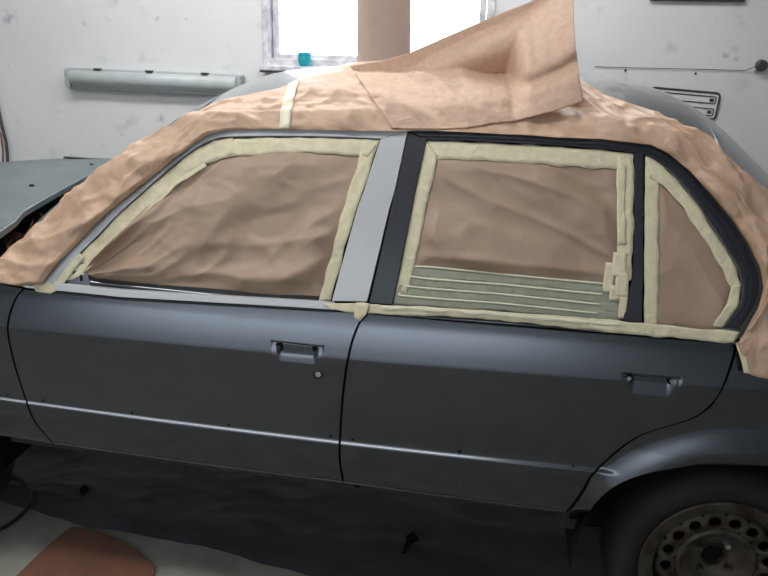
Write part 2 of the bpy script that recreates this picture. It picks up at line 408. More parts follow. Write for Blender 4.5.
def rows(z0, z1, slope_top):
    base = list(np.arange(z0, .572, .010))+list(np.arange(.572, .600, .0016))+list(np.arange(.600, .76, .010))+list(np.arange(.76, .905, .0028))+list(np.arange(.905, z1, .008))+[z1]
    return base
def door(name, L, R, zb0, zb1, hx, label):
    """zb0,zb1: bottom height at the left and right end, top follows ends of L,R"""
    zt0, zt1 = L[0][1], R[0][1]
    rws = rows(.43, 1., 0); rws = [(r-.43)/(.57) for r in rws]
    base = np.linspace(0, 1, 190); w_ = R[0][0]-L[0][0]
    uh = (hx-L[0][0])/w_; fine = np.linspace(max(.01, uh-.11/w_), min(.985, uh+.11/w_), 110)
    us = np.sort(np.unique(np.round(np.concatenate([base, fine]), 5)))
    G = []
    for u in us:
        row = []
        zt = zt0*(1-u)+zt1*u; zb = zb0*(1-u)+zb1*u
        # rows carry absolute heights so the swage lines stay aligned
        zl = [zb]+[z for z in rows(.42, .99, 0) if zb+.004 < z < zt-.004]+[zt]
        G.append((u, zl))
    # same number of rows everywhere: use the common list
    n = min(len(z) for _, z in G)
    ref = [z for z in rows(.42, .99, 0) if max(zb0, zb1)+.004 < z < min(zt0, zt1)-.004]
    out = []
    for u in us:
        zt = zt0*(1-u)+zt1*u; zb = zb0*(1-u)+zb1*u; row = []
        for z in [zb, zb+.003, zb+.0055]+[max(q, zb+.007) for q in ref]+[zt]:
            x = (xat(L, z)+GAP)*(1-u)+(xat(R, z)-GAP)*u
            row.append((x, Sbody(x, z)-(.0035 if z < zb+.004 else 0), z))
        out.append(row)
    return P_(sheet(out, name, 'paint', skirt=.016, bevel=.0016, smooth=40), label)
fd = door('front_door', f_shut, b_shut, f_shut[-1][1], b_shut[-1][1], HAND[0][0], 'grey front door skin with empty handle recess and lock')
# rear door: lower-left part widens under the arch shut line, so x limits by z
rd_l = [(x, z) for x, z in b_shut]
rd = door('rear_door', rd_l, r_shut, b_shut[-1][1], r_shut[-1][1], HAND[1][0], 'grey rear door skin curved around the wheel arch')
# front fender
fx = [(-.74, .95), (-.40, .955), (.0, .958), (.3, .955), (f_shut[0][0]-.004, f_shut[0][1]+.002)]
arch_f = [(-.74, .52), (-.345, .46)]+[(.0-.37*math.cos(a), .30+.36*math.sin(a)) for a in np.linspace(.5, math.pi-.45, 16)]+[(.345, .44)]
def arch_z(x): return max(.44, .30+math.sqrt(max(0, .36**2-x*x))) if abs(x) < .36 else .44
xs_ = np.concatenate([np.linspace(-.74, .34, 70)[:-1], np.linspace(.34, 1, 2)[:1], []])
ztl = [(x, z) for x, z in fx]; zrow = rows(.436, .94, 0)[:-1]
G = []
for k, u in enumerate(np.concatenate([np.linspace(0, .86, 80), np.linspace(.865, 1, 26)])):
    row = []; xe = -.74+u*(f_shut[0][0]+.74); ztop = float(np.interp(xe, [q[0] for q in fx], [q[1] for q in fx]))
    for z in zrow+[None]:
        zz = min(z, ztop-.002) if z is not None else ztop
        xr = xat(f_shut, zz)-GAP; x = -.74+u*(xr+.74); zz = max(zz, arch_z(x)); row.append((x, Sy(x, zz), zz))
    G.append(row)
fe = P_(sheet(G, 'front_fender', 'paint', skirt=.016, bevel=.0016), 'grey front wing panel ahead of the front door')
# rear quarter: strip between shut line (outer) and wheel-arch lip (inner)
lip = xz(smooth_chain([(570,519.5),(585,517.5),(595.4,503),(612,488),(631,478.5),(653.8,472),(680,467.5),(700,464),(725,462.5),(750,463.5),(768,466)], 4), Squart)
outer = [(x+GAP*1.2, z) for x, z in r_shut[::-1]]
def sub_chain(ch, n): return [tuple(p) for p in resample(ch, n)]
zt_ = outer[-1][1]
lipc = lip[:29]
A1 = sub_chain(outer, 110); B1 = sub_chain(lipc, 110)
A2 = [(2.62, zt_+.003), (2.75, zt_+.002), (2.9, zt_-.003), (3.1, zt_-.02), (3.3, zt_-.05), (3.42, zt_-.09)]
xl, zl = lip[-1]
B2 = [(2.56, .655), (xl, zl), (2.78, .60), (2.90, .50), (3.0, .42), (3.42, .44)]
A = A1+sub_chain([A1[-1]]+A2, 50)[1:]; B = B1+sub_chain([B1[-1]]+B2, 50)[1:]
G = strip_xz(A, B, Squart, 1., 110, match=True)
qp = P_(sheet(G, 'rear_quarter_panel', 'paint', skirt=.018, bevel=.002), 'grey rear wing with flared wheel arch')
# C pillar surface behind the rear door frame up to roof edge (mostly under paper)
# rocker
rk_top = [(.42, .436), (f_shut[-1][0], f_shut[-1][1]-.003), (b_shut[-1][0], b_shut[-1][1]-.003), (2.02, r_shut[-1][1]-.003), (2.19, r_shut[-1][1]-.008)]
rk_bot = [(.42, .405), (f_shut[-1][0], .408), (b_shut[-1][0], .407), (2.02, .405), (2.17, .405)]
G = strip_xz(rk_top, rk_bot, Sy, .03, 8, off=.012, match=True)
P_(sheet(G, 'rocker_panel', 'under', skirt=.03, bevel=.002), 'narrow dark grey sill under the doors')
# jambs behind the gaps
def jamb(ch, name):
    A = [(x-.02, z) for x, z in ch]; B = [(x+.02, z) for x, z in ch]
    return P_(sheet(strip_xz(A, B, Sy, .02, 3, off=.017), name, 'dark', solid=.002))
jamb(f_shut, 'door_jamb'); jamb(b_shut, 'door_jamb')
A = [(x-.015, z+.02) for x, z in r_shut]; B = [(x+.02, z-.015) for x, z in r_shut]
P_(sheet(strip_xz(A, B, Sy, .02, 3, off=.018), 'door_jamb', 'dark', solid=.002))
# inner shell, floor pan, wheel house, far side
G = [[(x, 1.64-Sy(x, z), z) for z in np.linspace(.42, .975, 20)] for x in np.linspace(-.74, 3.42, 60)]
P_(sheet(G, 'far_side_panel', 'paint', skirt=.03, sdir=(0, -1, 0)))
P_(MB().box((-.3, .12, .40), (2.20, 1.52, .43)).build('floor_pan', 'under', smooth=None))
P_(MB().box((2.2, .28, .36), (3.40, 1.36, .43)).build('floor_pan', 'under', smooth=None))
mb = MB(); mb.lathe([(.40, .03), (.40, .26), (.05, .26)], (2.58, 0, .27), n=40, a0=-.1, a1=math.pi+.1)
P_(mb.build('wheel_house', 'dark'))
mb = MB(); mb.lathe([(.38, .05), (.38, .30), (.05, .30)], (0, 0, .30), n=40, a0=0, a1=math.pi); P_(mb.build('wheel_house', 'dark'))
# shallow shelf between body top and greenhouse
def shelf(x0, x1, m='paint', name='window_ledge'):
    G = [[(x, Sy(x, zb)*(1-t)+Gy(x, .985)*t+.004, zb*(1-t)+.984*t) for t in (0, .5, 1)] for x in np.linspace(x0, x1, 60) for zb in (.966+.017*(x-1.5),)]
    return P_(sheet(G, name, m, solid=.003))
shelf(.50, 2.55)

# ---- greenhouse frames
def ring_grid(O, I, off, nv=4, step=5):
    a, b = matched(O, I, step)
    G = []
    for p, q in zip(a, b):
        G.append([hit(*(p*(1-t)+q*t), Gy, off) for t in np.linspace(0, 1, nv)])
    return G
# front door frame (silver): outer/inner matched chains in picture pixels of the traced outline, laid on the real glasshouse surface
FO = smooth_chain([(41,282),(62.5,257),(90,230),(111,209.6),(142,184.6),(173,159.6),(194,143),(210,133.5),(230,128.9),(300,128.3),(350,129),(407.7,130.6)], 3)
FI = smooth_chain([(53,284),(73,260),(98,235),(118,214),(148,187),(178,161),(197,147),(213,139.5),(232,136.6),(300,136),(345,137.2),(380.6,138.8)], 3)
fr = sheet(ring_grid(FO, FI, -.006, 6, 6), 'window_frame', 'silver', skirt=.02, sdir=(0, .9, -.2), bevel=.002); into(fr, car); sub_label = 'silver front window frame'; fr['label'] = sub_label
# narrow inner step of the frame
FO2 = FI; FI2 = [(x+1.2, y+2.4) for x, y in FI]
o = sheet(ring_grid(FO2, FI2, .004, 2, 6), 'window_seal', 'seal', skirt=.008); P_(o, 'grey window seal inside the front frame')
BL = [(380.6,138.8),(364,190),(356.7,210),(344,256),(331.7,301)]; BR = [(407.7,130.6),(395,190),(389,210),(379,253),(367,302)]
P_(sheet(ring_grid(BL, BR, -.006, 8, 4), 'door_pillar', 'silver', skirt=.02, sdir=(0, .9, -.2), bevel=.002), 'broad silver pillar of the front door')
# waist moulding under the front window
P_(sheet(ring_grid([(54,283.5),(120,290),(200,295),(290,300),(334,303)], [(54,290.5),(120,297.3),(200,302),(290,307.2),(334,310)], -.012, 4, 8), 'waist_moulding', 'silver', skirt=.012, bevel=.002), 'bright silver strip under the front window')
P_(sheet(ring_grid([(54,290.5),(120,297.3),(200,302),(290,307.2),(334,310)], [(54,293),(120,300),(200,304.7),(290,310),(334,312.5)], -.002, 2, 8), 'moulding_seal', 'rubber', skirt=.006))
P_(sheet(ring_grid([(86,276),(160,285),(240,291),(330,297)], [(88,286.7),(160,293),(240,297.5),(332,303)], .004, 3, 8), 'inner_seal', 'rubber', skirt=.006), 'black rubber seal below the front window')
# mirror sail panel
P_(sheet(ring_grid([(62,279),(72,268),(83,257)], [(72,285.5),(82,286),(91,287)], .0, 4, 3), 'mirror_panel', 'paint', skirt=.006, bevel=.001), 'grey triangular mirror mount')
P_(sheet(ring_grid([(79.5,275),(81.5,275)], [(80,281),(82,281)], -.0025, 2, 3), 'mirror_slot', 'dark', skirt=.002))
# rear door frame (black): top/back band
RO = smooth_chain([(410,131.5),(470,133),(520,135),(560,138.5),(602,141),(633,144.4),(648,146.5),(669,155),(690,172),(710.5,197),(731,222),(744,243),(755,266),(759,286),(753,307),(737,329)], 3)
RI = smooth_chain([(426,139.5),(475,141),(520,143.3),(560,145.4),(602,148.8),(635,152.7),(648,155.2),(664,164.5),(680,179),(697.5,201),(714,226),(727,246),(739,266),(744,285),(741,307),(722,328.5)], 3)
P_(sheet(ring_grid(RO, RI, -.006, 5, 6), 'window_frame', 'black', skirt=.02, sdir=(0, .9, -.2), bevel=.002), 'satin black rear door frame')
# raised gutter line on the frame
mid = [(np.array(a)*.62+np.array(b)*.38) for a, b in zip(RO, RI)]; m2 = [(np.array(a)*.45+np.array(b)*.55) for a, b in zip(RO, RI)]
P_(sheet(ring_grid(mid, m2, -.011, 3, 6), 'drip_rail', 'black', skirt=.006, bevel=.001))
P_(sheet(ring_grid([(408.5,132.5),(396,190),(390.5,210),(380,256),(369,303)], [(426.5,139),(412.5,205),(408,230),(400,268),(392.5,305)], -.006, 5, 5), 'door_pillar', 'black', skirt=.02, bevel=.002), 'satin black pillar at the front of the rear door')
P_(sheet(ring_grid([(635,152),(634.8,230),(633,278),(622,321)], [(643.5,154),(643.3,230),(643,278),(642,323)], -.004, 4, 5), 'window_divider', 'black', skirt=.02, bevel=.002), 'black upright between rear window and quarter window')
# seal outside the frame, rear curve
so = [(664,157.5),(692,171.5),(713,197),(733,222),(747,243),(760,266),(765,286),(759,309),(742,331)]
si = [(662,152.5)]+[]
P_(sheet(ring_grid([(a+3.2, b+.0) for a, b in smooth_chain([(690,172),(710.5,197),(731,222),(744,243),(755,266),(759,286),(753,307),(738,330)], 3)], smooth_chain([(690,172),(710.5,197),(731,222),(744,243),(755,266),(759,286),(753,307),(738,330)], 3), .003, 3, 5), 'body_seal', 'seal', skirt=.01), 'grey rubber seal around the rear door frame')
# grey slim line inside quarter window
P_(sheet(ring_grid(RI[18:], [(x-2.5, y+1.2) for x, y in RI[18:]], .002, 2, 5), 'window_seal', 'seal', skirt=.006))
# glass behind everything
def glasspane(T, B, name='window_glass'):
    n = 30; a, b = resample(T, n), resample(B, n)
    G = [[hit(*(p*(1-t)+q*t), Gy, .024) for t in np.linspace(0, 1, 12)] for p, q in zip(a, b)]
    return P_(sheet(G, name, 'glass', solid=.004))
glasspane([(60,284),(100,236),(148,190),(200,148),(232,137),(300,137),(380,139)], [(60,288),(110,293),(160,297),(200,300),(250,303),(300,306),(331,308)])
glasspane([(427,139),(520,143),(634,152)], [(393,308),(500,316),(634,322)])
glasspane([(644,153),(664,164),(690,187),(714,226),(727,246)], [(643,326),(670,328),(700,330),(722,331),(742,300)])
# C pillar + roof loft + windscreen + rear window
def loft(x0, x1, name, m, n, ya=None):
    G = []
    for x in np.linspace(x0, x1, n):
        e = ye(x); row = []
        for k in np.linspace(-1, 1, 41):
            k2 = math.sin(k*math.pi/2); y = YC+k2*(YC-e)
            row.append((x, y, Rz(x, y)))
        G.append(row)
    return sheet(G, name, m, solid=.002, smooth=60)
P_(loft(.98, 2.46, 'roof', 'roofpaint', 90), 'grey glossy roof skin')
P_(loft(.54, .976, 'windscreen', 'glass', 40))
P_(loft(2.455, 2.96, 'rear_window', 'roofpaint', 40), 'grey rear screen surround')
# side fill from door frame to roof edge and behind the rear door
def sidefill(x0, x1, zlow, n, name, far=False):
    G = []
    for x in np.linspace(x0, x1, n):
        row = []; z0 = zlow(x); z1 = ze(x)-.004
        for t in np.linspace(0, 1, 8):
            z = z0*(1-t)+z1*t; y = Gy(x, z)+.018
            row.append((x, 1.64-y if far else y, z))
        G.append(row)
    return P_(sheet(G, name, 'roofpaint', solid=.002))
_top = [(float(p[0]), float(p[2])) for p in (hit(a, b, Gy) for a, b in RO)]
_ft = [(float(p[0]), float(p[2])) for p in (hit(a, b, Gy) for a, b in FO)]
al = _ft+_top[:18]
ax = [p[0] for p in al]; az = [p[1] for p in al]
o_ = np.argsort(ax)
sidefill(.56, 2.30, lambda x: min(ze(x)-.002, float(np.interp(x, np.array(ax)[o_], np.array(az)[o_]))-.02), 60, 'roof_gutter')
bk = [(z, x) for x, z in _top if x > 2.28]
bz = [p[0] for p in bk][::-1]; bx = [p[1] for p in bk][::-1]
# rear pillar: rows by z, from frame edge back to rear-window side edge
G = []
_es = np.arange(2.2, 3.0, .01); _ezz = [ze(x) for x in _es]
for z in np.linspace(.97, 1.43, 30):
    xa = max(p[1] for p in bk) if z < min(bz) else float(np.interp(z, bz, bx))
    if z < 1.08: xa = 2.48
    xb = float(np.interp(-z, [-q for q in _ezz], _es)) if z < 1.46 else 2.3
    xa -= .03
    G.append([(xa*(1-t)+xb*t, Gy(xa*(1-t)+xb*t, z)+.010, z) for t in np.linspace(0, 1, 10)])
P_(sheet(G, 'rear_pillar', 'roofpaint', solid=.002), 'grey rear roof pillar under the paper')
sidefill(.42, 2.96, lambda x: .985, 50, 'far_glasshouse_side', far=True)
P_(MB().tube([(x, 1.64-ye(x)-.004, ze(x)+.004) for x in np.linspace(2.40, 2.96, 30)], .013, 8).build('screen_seal', 'rubber'), 'black rubber seal on the far side of the rear screen')
# trunk lid and tail
G = [[(x, y, 1.045-.02*((y-YC)/.7)**2-.10*max(0, (x-3.1)/.32)**2) for y in np.linspace(.10, 1.54, 20)] for x in np.linspace(2.93, 3.42, 16)]
P_(sheet(G, 'trunk_lid', 'paint', solid=.003))
G = [[(3.42, y, z) for y in np.linspace(.12, 1.52, 8)] for z in np.linspace(.42, .95, 6)]
P_(sheet(G, 'tail_panel', 'paint', solid=.003))
G = [[(-.74, y, z) for y in np.linspace(.13, 1.51, 8)] for z in np.linspace(.45, .93, 6)]
P_(sheet(G, 'nose_panel', 'paint', solid=.003))
# hood
def hood_z(x, y):
    k = abs(y-YC)/.70; side = sst((k-.60)/.12)
    return 1.082-.006*k*k-.012*side-.10*max(0, (.1-x)/.85)**1.6
_he = [on_y(a_, b_, 0)*0+(CC+(1.072-CC[2])/ray(a_, b_)[2]*ray(a_, b_)) for a_, b_ in ((-14,238),(0,229),(27,211),(62,191.5),(83,180),(115,163))]
def hood_edge(y): return float(np.interp(y, [q[1] for q in _he], [q[0] for q in _he]))
G = [[(x0+(hood_edge(y)-x0)*t, y, hood_z(x0+(hood_edge(y)-x0)*t, y)) for y in np.linspace(.10, 1.53, 70)] for x0 in (-.72,) for t in np.linspace(0, 1, 40)]
hd = P_(sheet(G, 'hood', 'teal', skirt=.022, sdir=(0, 0, -1), bevel=.004, smooth=50), 'teal grey hood')
# cowl
G = [[(hood_edge(y)-.05+t*.42, y, .955+.01*t) for t in np.linspace(0, 1, 5)] for y in np.linspace(.07, 1.56, 12)]
P_(sheet(G, 'cowl', 'rubber', solid=.003), 'black cowl channel below the windscreen')
G = [[(x, y, .93) for x in (-.7, .2, .5)] for y in (.09, 1.55)]
P_(sheet(G, 'engine_bay_cover', 'dark', solid=.003))
for (a, b, Y) in ((33, 198, None), (92, 172.5, None)):
    d = ray(a, b); t = (1.036-CC[2])/d[2]; p = CC+t*d
    m_ = MB(); z0 = hood_z(p[0], p[1]); m_.lathe([(0, .006), (.006, .006), (.010, .002), (.012, -.001)], (p[0], p[1], z0), axis='z', n=12)
    sub(m_.build('washer_nozzle', 'dark'), hd)
d = ray(100, 159.8); t = (1.03-CC[2])/d[2]; p = CC+t*d; y_ = min(1.5, p[1])
sub(MB().box((p[0]-.10, y_-.010, hood_z(p[0], y_)-.004), (p[0]+.09, y_+.010, hood_z(p[0], y_)+.004)).build('hood_slot', 'darkmetal', smooth=None), hd)

# ---- door details
def disc(px, py, surf, r, depth, name, m, parent, n=16, off=0., rr=None):
    p = hit(px, py, surf, 0); mb = MB(); rr = rr or [(0, -depth), (r*.8, -depth), (r, -depth*.5), (r, .004)]
    mb.lathe(rr, (float(p[0]), float(p[1])+off, float(p[2])), n=n); return sub(mb.build(name, m), parent)
for (a, b, par) in ((43.5,400.5,fd),(132,412.5,fd),(228.5,425,fd),(330.5,436,fd),(352.8,439.5,rd),(459.5,451.5,rd),(573.5,466,rd),(7.5,395,fe)):
    disc(a, b, Sy, .0042 if a != 459.5 else .006, .0008, 'clip_hole', 'dark', par)
# paint run below one hole
p0 = hit(459.5, 452, Sy); p1 = hit(456, 482, Sy)
sub(MB().tube([(p0[0], p0[1]-.0005, p0[2]), (p1[0], p1[1]+.0, p1[2])], .0016, 6).build('drip_mark', 'dark'), rd)
# lock cylinder
disc(318.5, 374, Sy, .0155, .004, 'lock_bezel', 'rubber', fd, n=24)
disc(318.5, 374, Sy, .0085, .0055, 'lock_cylinder', 'fixture', fd, n=20)
# handle recess bolts
for (a, b, par, mm) in ((278.5,347.5,fd,'darkmetal'),(316.5,348.5,fd,'dark'),(629,378.5,rd,'steel'),(672,381,rd,'steel')):
    p = hit(a, b, Sbody); q = MB(); q.lathe([(0, -.007), (.005, -.007), (.0065, -.004), (.0065, .012)], (float(p[0]), float(p[1])+.004, float(p[2])), n=14)
    sub(q.build('handle_bolt', mm), par)
    q = MB(); q.lathe([(.0065, -.0012), (.012, -.0012), (.0125, .006)], (float(p[0]), float(p[1])+.0, float(p[2])), n=16); sub(q.build('handle_hole', 'dark'), par)
# small notch on sill behind B shut
disc(357, 485, Sy, .010, .001, 'sill_notch', 'dark', rd)

# ---- wheels
def make_wheel(cx, y0, cz):
    WS = 1.135
    def L2(o, pr, c, n): return o.lathe([(r*WS, h) for r, h in pr], c, n=n)
    prof = [(.160, .012), (.176, .006), (.186, .000), (.193, -.002), (.197, .002), (.196, .010), (.186, .012)]
    mb = MB(); L2(mb, prof, (cx, y0, cz), n=72)
    L2(mb, [(.186, .0), (.180, .016), (.172, .022), (.166, .045), (.163, .06)], (cx, y0, cz), n=72)
    # dished disc with 16 holes: sectors
    N = 16; r_in, r_out, rh, rc = .098, .147, .0152, .1235
    yf = lambda r: y0+.036-.010*math.cos((r-.1235)/.025*math.pi/2)+(0 if r < .147 else 0)
    K = 20
    for s in range(N):
        a0 = 2*math.pi*(s+.5)/N; v = []; f = []
        hole = []; outl = []; back = []
        for k in range(K):
            t = 2*math.pi*k/K; ct, st = math.cos(t), math.sin(t)
            hole.append((rc+rh*.92*ct, a0+rh*1.05*st/rc))
            mx = max(abs(ct), abs(st)); dr = ct/mx; da = st/mx
            r = rc+(.0235*dr); outl.append((r, a0+da*math.pi/N))
        for lst, dy in ((outl, 0), ([(h[0]*.5+o[0]*.5, h[1]*.5+o[1]*.5) for h, o in zip(hole, outl)], 0), (hole, .002), (hole, .012)):
            for r, a in lst: v.append((cx+WS*r*math.cos(a), yf(r)+dy, cz+WS*r*math.sin(a)))
        for L in range(3):
            for k in range(K): f.append((L*K+k, L*K+(k+1) % K, (L+1)*K+(k+1) % K, (L+1)*K+k))
        mb.add(v, f)
    L2(mb, [(.147, yf(.147)-y0), (.153, .044), (.160, .06), (.160, .11)], (cx, y0, cz), n=72)
    L2(mb, [(.100, yf(.100)-y0), (.097, .030), (.092, .028), (.086, .032), (.070, .052), (.056, .068), (.036, .072), (.033, .066), (.030, .068), (.029, .095)], (cx, y0, cz), n=64)
    rim = mb.build('wheel_rim', 'rim', smooth=40)
    into(rim, car); rim['label'] = 'dirty brown steel wheel rim with ring of round holes'
    t = MB(); t.lathe([(.219, .012), (.226, .004), (.236, -.008), (.250, -.014), (.270, -.014), (.288, -.006), (.302, .006), (.312, .022), (.316, .05), (.316, .13), (.312, .155), (.30, .18), (.26, .198), (.22, .18)], (cx, y0, cz), n=96)
    sub(t.build('tyre', 'tyre', smooth=50), rim)
    h = MB(); L2(h, [(0, .084), (.020, .084), (.026, .088), (.028, .095)], (cx, y0, cz), n=24); sub(h.build('bore_shade', 'dark'), rim)  # dark disc put in as shade inside the open centre bore
    for i in range(4):
        a = math.pi/4+i*math.pi/2+.2; b = MB(); b.lathe([(0, .050), (.008, .050), (.010, .054), (.0105, .075)], (cx+.055*math.cos(a), y0, cz+.055*math.sin(a)), n=6)
        sub(b.build('wheel_bolt', 'steel' if i == 0 else 'rim'), rim)
    d = MB(); L2(d, [(.02, .10), (.15, .10)], (cx, y0, cz), n=40); sub(d.build('brake_drum', 'dark'), rim)
    return rim
make_wheel(2.597, .068, .278)
make_wheel(0., .075, .278)
# mud guard / jacking bracket behind sill end
p = hit(584, 524, Sy)
P_(bev(MB().box((2.14, .10, .33), (2.20, .13, .43)).build('sill_bracket', 'under', smooth=None)), 'dark bracket at the rear end of the sill')

# ================================================================== MASKING PAPER
def thing_mesh(o, label, cat, group=None): return tag(o, label, cat, group)
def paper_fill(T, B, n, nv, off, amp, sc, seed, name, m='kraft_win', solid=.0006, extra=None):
    a, b = resample(T, n), resample(B, n); G = []
    for i, (p, q) in enumerate(zip(a, b)):
        row = []
        for j, t in enumerate(np.linspace(0, 1, nv)):
            px, py = p*(1-t)+q*t; h = hit(px, py, Gy, off)
            e = min(1, min(t, 1-t)*9, min(i, n-1-i)/(n-1)*14); x, z = float(h[0]), float(h[2])
            d = amp*wr(x*.8+z*.5, z*1.2-x*.35, sc, seed)*e
            if extra: d += extra(i/(n-1), t)*e
            d += .006*fold(x*3.2+z*4.5, z*2.2-x*1.1, seed)*e; d = max(d, -.004)
            row.append(tuple(np.array(h)+np.array(NG)*d))
        G.append(row)
    return sheet(G, name, m, solid=solid, smooth=60, )
def tape(A, B, off, name='masking_tape', m='tape', seed=1., amp=.0015, nv=5, step=3, parent=None, label=None, surf=Gy):
    a, b = matched(A, B, step) if len(A) == len(B) else (resample(A, 40), resample(B, 40))
    G = []
    for p, q in zip(a, b):
        row = []
        L_ = np.linalg.norm(q-p)+1e-6; j0 = 1.3*noise.noise(Vector((p[0]*.05, p[1]*.05, seed)))/L_; j1 = 2.0*noise.noise(Vector((q[0]*.06, q[1]*.06, seed+4)))/L_
        if nv < 3: j0 = j1 = 0
        for t in np.linspace(j0, 1+j1, nv):
            h = hit(*(p*(1-t)+q*t), surf, off); d = amp*wr(float(h[0]), float(h[2]), 22, seed); row.append(tuple(np.array(h)+np.array(NG)*d))
        G.append(row)
    o = sheet(G, name, m, solid=.0005, smooth=60)
    if parent is not None: sub(o, parent)
    if label: o['label'] = label
    return o
# front window paper
def folds(u, t):
    a_ = u*2.4+t*1.5
    return .012*math.sin(a_*4.2)+.007*math.sin(u*11-t*4-1)+.020*math.exp(-((t-.84+.08*math.sin(u*7))/.08)**2)*(.5+.5*math.sin(u*9))+.012*fold(u*1.6+t*2.6, t*1.2-u*.8, 2.)+.006*fold(u*5+t*3, t*3, 7.)
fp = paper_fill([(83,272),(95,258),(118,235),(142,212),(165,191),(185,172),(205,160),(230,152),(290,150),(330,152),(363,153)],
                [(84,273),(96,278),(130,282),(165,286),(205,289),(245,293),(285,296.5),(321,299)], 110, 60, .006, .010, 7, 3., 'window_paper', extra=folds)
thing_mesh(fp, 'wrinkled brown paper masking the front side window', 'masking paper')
for A, B, s in (([(54,283),(75,261),(99,237),(119,216),(149,189),(179,163),(198,149),(214,141),(233,138)], [(84,277),(93,262),(117,238),(137,219),(166,194),(188,173),(205,165),(222,158),(240,154)], 1),
                ([(214,141),(260,138),(300,138),(345,139),(380,140.5)], [(212,160),(258,155),(300,153),(340,155),(368,157)], 2),
                ([(380,140),(364,188),(356,210),(343,256),(331,300)], [(362,150),(349,190),(342,212),(331,256),(318,301)], 3)):
    tape(A, B, .002, seed=s*3.1, amp=.0035, parent=fp)
# pale crumpled inner rim of tape
tape([(88,268),(118,237),(150,206),(180,178),(205,163)], [(86,272),(121,240),(153,209),(183,181),(208,167)], -.003, m='tape', parent=fp, amp=.005)
tp = tape([(32,284),(42,283),(52,279),(66,262),(79,252)], [(36,291),(50,293),(60,288),(74,270),(86,259)], -.004, name='masking_tape', m='tape', amp=.002)
tag(tp, 'cream tape wrapped around the foot of the silver windscreen-side frame', 'masking tape')
# rear window paper
def folds2(u, t): return .007*math.sin(u*6-t*8)+.005*math.sin(u*13-t*12+2)+.010*fold(u*2.2-t*2.8, t*.9+u*.5, 4.)+.008*math.exp(-((t-.9)/.06)**2)
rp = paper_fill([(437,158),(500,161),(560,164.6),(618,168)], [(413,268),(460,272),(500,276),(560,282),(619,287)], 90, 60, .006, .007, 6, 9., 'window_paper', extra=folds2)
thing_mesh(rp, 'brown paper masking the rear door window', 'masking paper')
tape([(427,140.5),(475,142),(520,144.5),(560,146.5),(602,150),(634,154)], [(437,159),(480,161),(520,163),(560,166),(602,168.5),(632,171)], .003, seed=2., parent=rp)
tape([(426,141),(412.5,206),(408,232),(400,270),(394,303)], [(438,156),(426.5,208),(422,234),(413,272),(404,303)], .0025, seed=4., parent=rp)
tape([(617.5,155),(617.5,210),(617,250),(615,285)], [(634,155),(633.8,210),(633,250),(631,280)], .0022, seed=5., parent=rp)
tape([(617,165),(617,210),(617,245)], [(626,165),(626,210),(625.6,245)], .0005, seed=5.5, m='tape', parent=rp)
# horizontal rows of overlapping tape below
ys0 = [266.5, 276.5, 286, 295.5, 304]; ys1 = [284, 294.5, 304.5, 313.5, 321.5]
for k in range(4):
    xl0 = 411-k*5.5; xr0 = 628-k*2
    A = [(xl0, ys0[k]-1.5), (500, (ys0[k]+(ys1[k]-ys0[k])*.38)), (xr0, ys1[k])]
    B = [(xl0-5, ys0[k+1]+.5), (500, (ys0[k+1]+(ys1[k+1]-ys0[k+1])*.38)+1), (xr0-2, ys1[k+1]+1)]
    tape(A, B, .0035-.0006*k, m='tape2', seed=6.+k, amp=.001, parent=rp, label='grey green translucent tape row')
    A2 = [(xl0+4, ys0[k]-1), (430, ys0[k]+2.2*(k > 0)-.5), (500, (ys0[k]+(ys1[k]-ys0[k])*.38)), (xr0-24, ys1[k]-1)]
    tape([(a, b) for a, b in A2], [(a, b+1.7) for a, b in A2], .0005-.0006*k, m='tape_hi', seed=8.+k, amp=.0008, nv=2, parent=rp, label='pale overlapping tape edge')
for (x0, y0, x1, y1, s) in ((605,262,615,292,1),(614,252,628,276,2),(617,272,629,296,3),(611,285,622,300,4),(620,296,628,318,5)):
    tape([(x0, y0), (x0-2, y1)], [(x1, y0+1), (x1-2, y1+1)], -.0005-.0004*s, seed=10.+s, amp=.002, parent=rp)
# quarter window paper
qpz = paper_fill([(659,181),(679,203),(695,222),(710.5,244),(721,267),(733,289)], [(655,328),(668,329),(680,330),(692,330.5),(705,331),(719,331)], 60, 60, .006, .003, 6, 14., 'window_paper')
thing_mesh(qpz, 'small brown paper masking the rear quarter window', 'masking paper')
tape([(645,155),(644.5,230),(644,325)], [(659.5,181),(659,240),(657.5,326)], .003, seed=21., parent=qpz)
tape([(646,156),(662,166),(678,181),(695,203),(711.5,228),(724.5,248),(736,268),(740.5,285)], [(650,178),(657,182),(666,189),(682,207),(698,231),(709,247),(721,268),(731,289)], .0025, seed=22., amp=.003, parent=qpz)
tape([(741,284),(738,307),(722,328)], [(731,286),(727,303),(712,326)], .002, seed=23., amp=.003, parent=qpz)
# belt tapes
b1 = tape([(322,303),(345,303.5),(368,303)], [(331,309),(345,312.5),(366,314)], -.016, seed=31., amp=.003); tag(b1, 'short cream tape across the base of the silver door pillar', 'masking tape')
b2 = tape([(356,303),(364,302),(371,303)], [(354,317),(360,321),(366,315)], -.020, seed=32., amp=.004); tag(b2, 'folded scrap of cream tape over the gap between the two doors', 'masking tape')
b3 = tape([(368,304),(392,305.5),(450,307.5),(500,311.5),(560,316),(600,319)], [(368,313.5),(392,315),(450,316.5),(500,320),(560,326.5),(600,330)], -.014, seed=33., amp=.0015); tag(b3, 'long cream tape along the top of the rear door below window', 'masking tape')
b4 = tape([(590,318),(645,323),(690,327.5),(740,331.5)], [(590,330),(645,335.5),(690,339),(734,343)], -.017, seed=34., amp=.002); tag(b4, 'cream tape under the quarter window at the rear end of the door', 'masking tape')
b5 = tape([(382,305.5),(450,309),(500,313),(560,318),(620,323)], [(382,308),(450,311.5),(500,315.5),(560,321),(620,326)], -.020, seed=35., m='tape_hi', amp=.001); tag(b5, 'narrow pale tape strip laid over the long cream belt tape', 'masking tape')
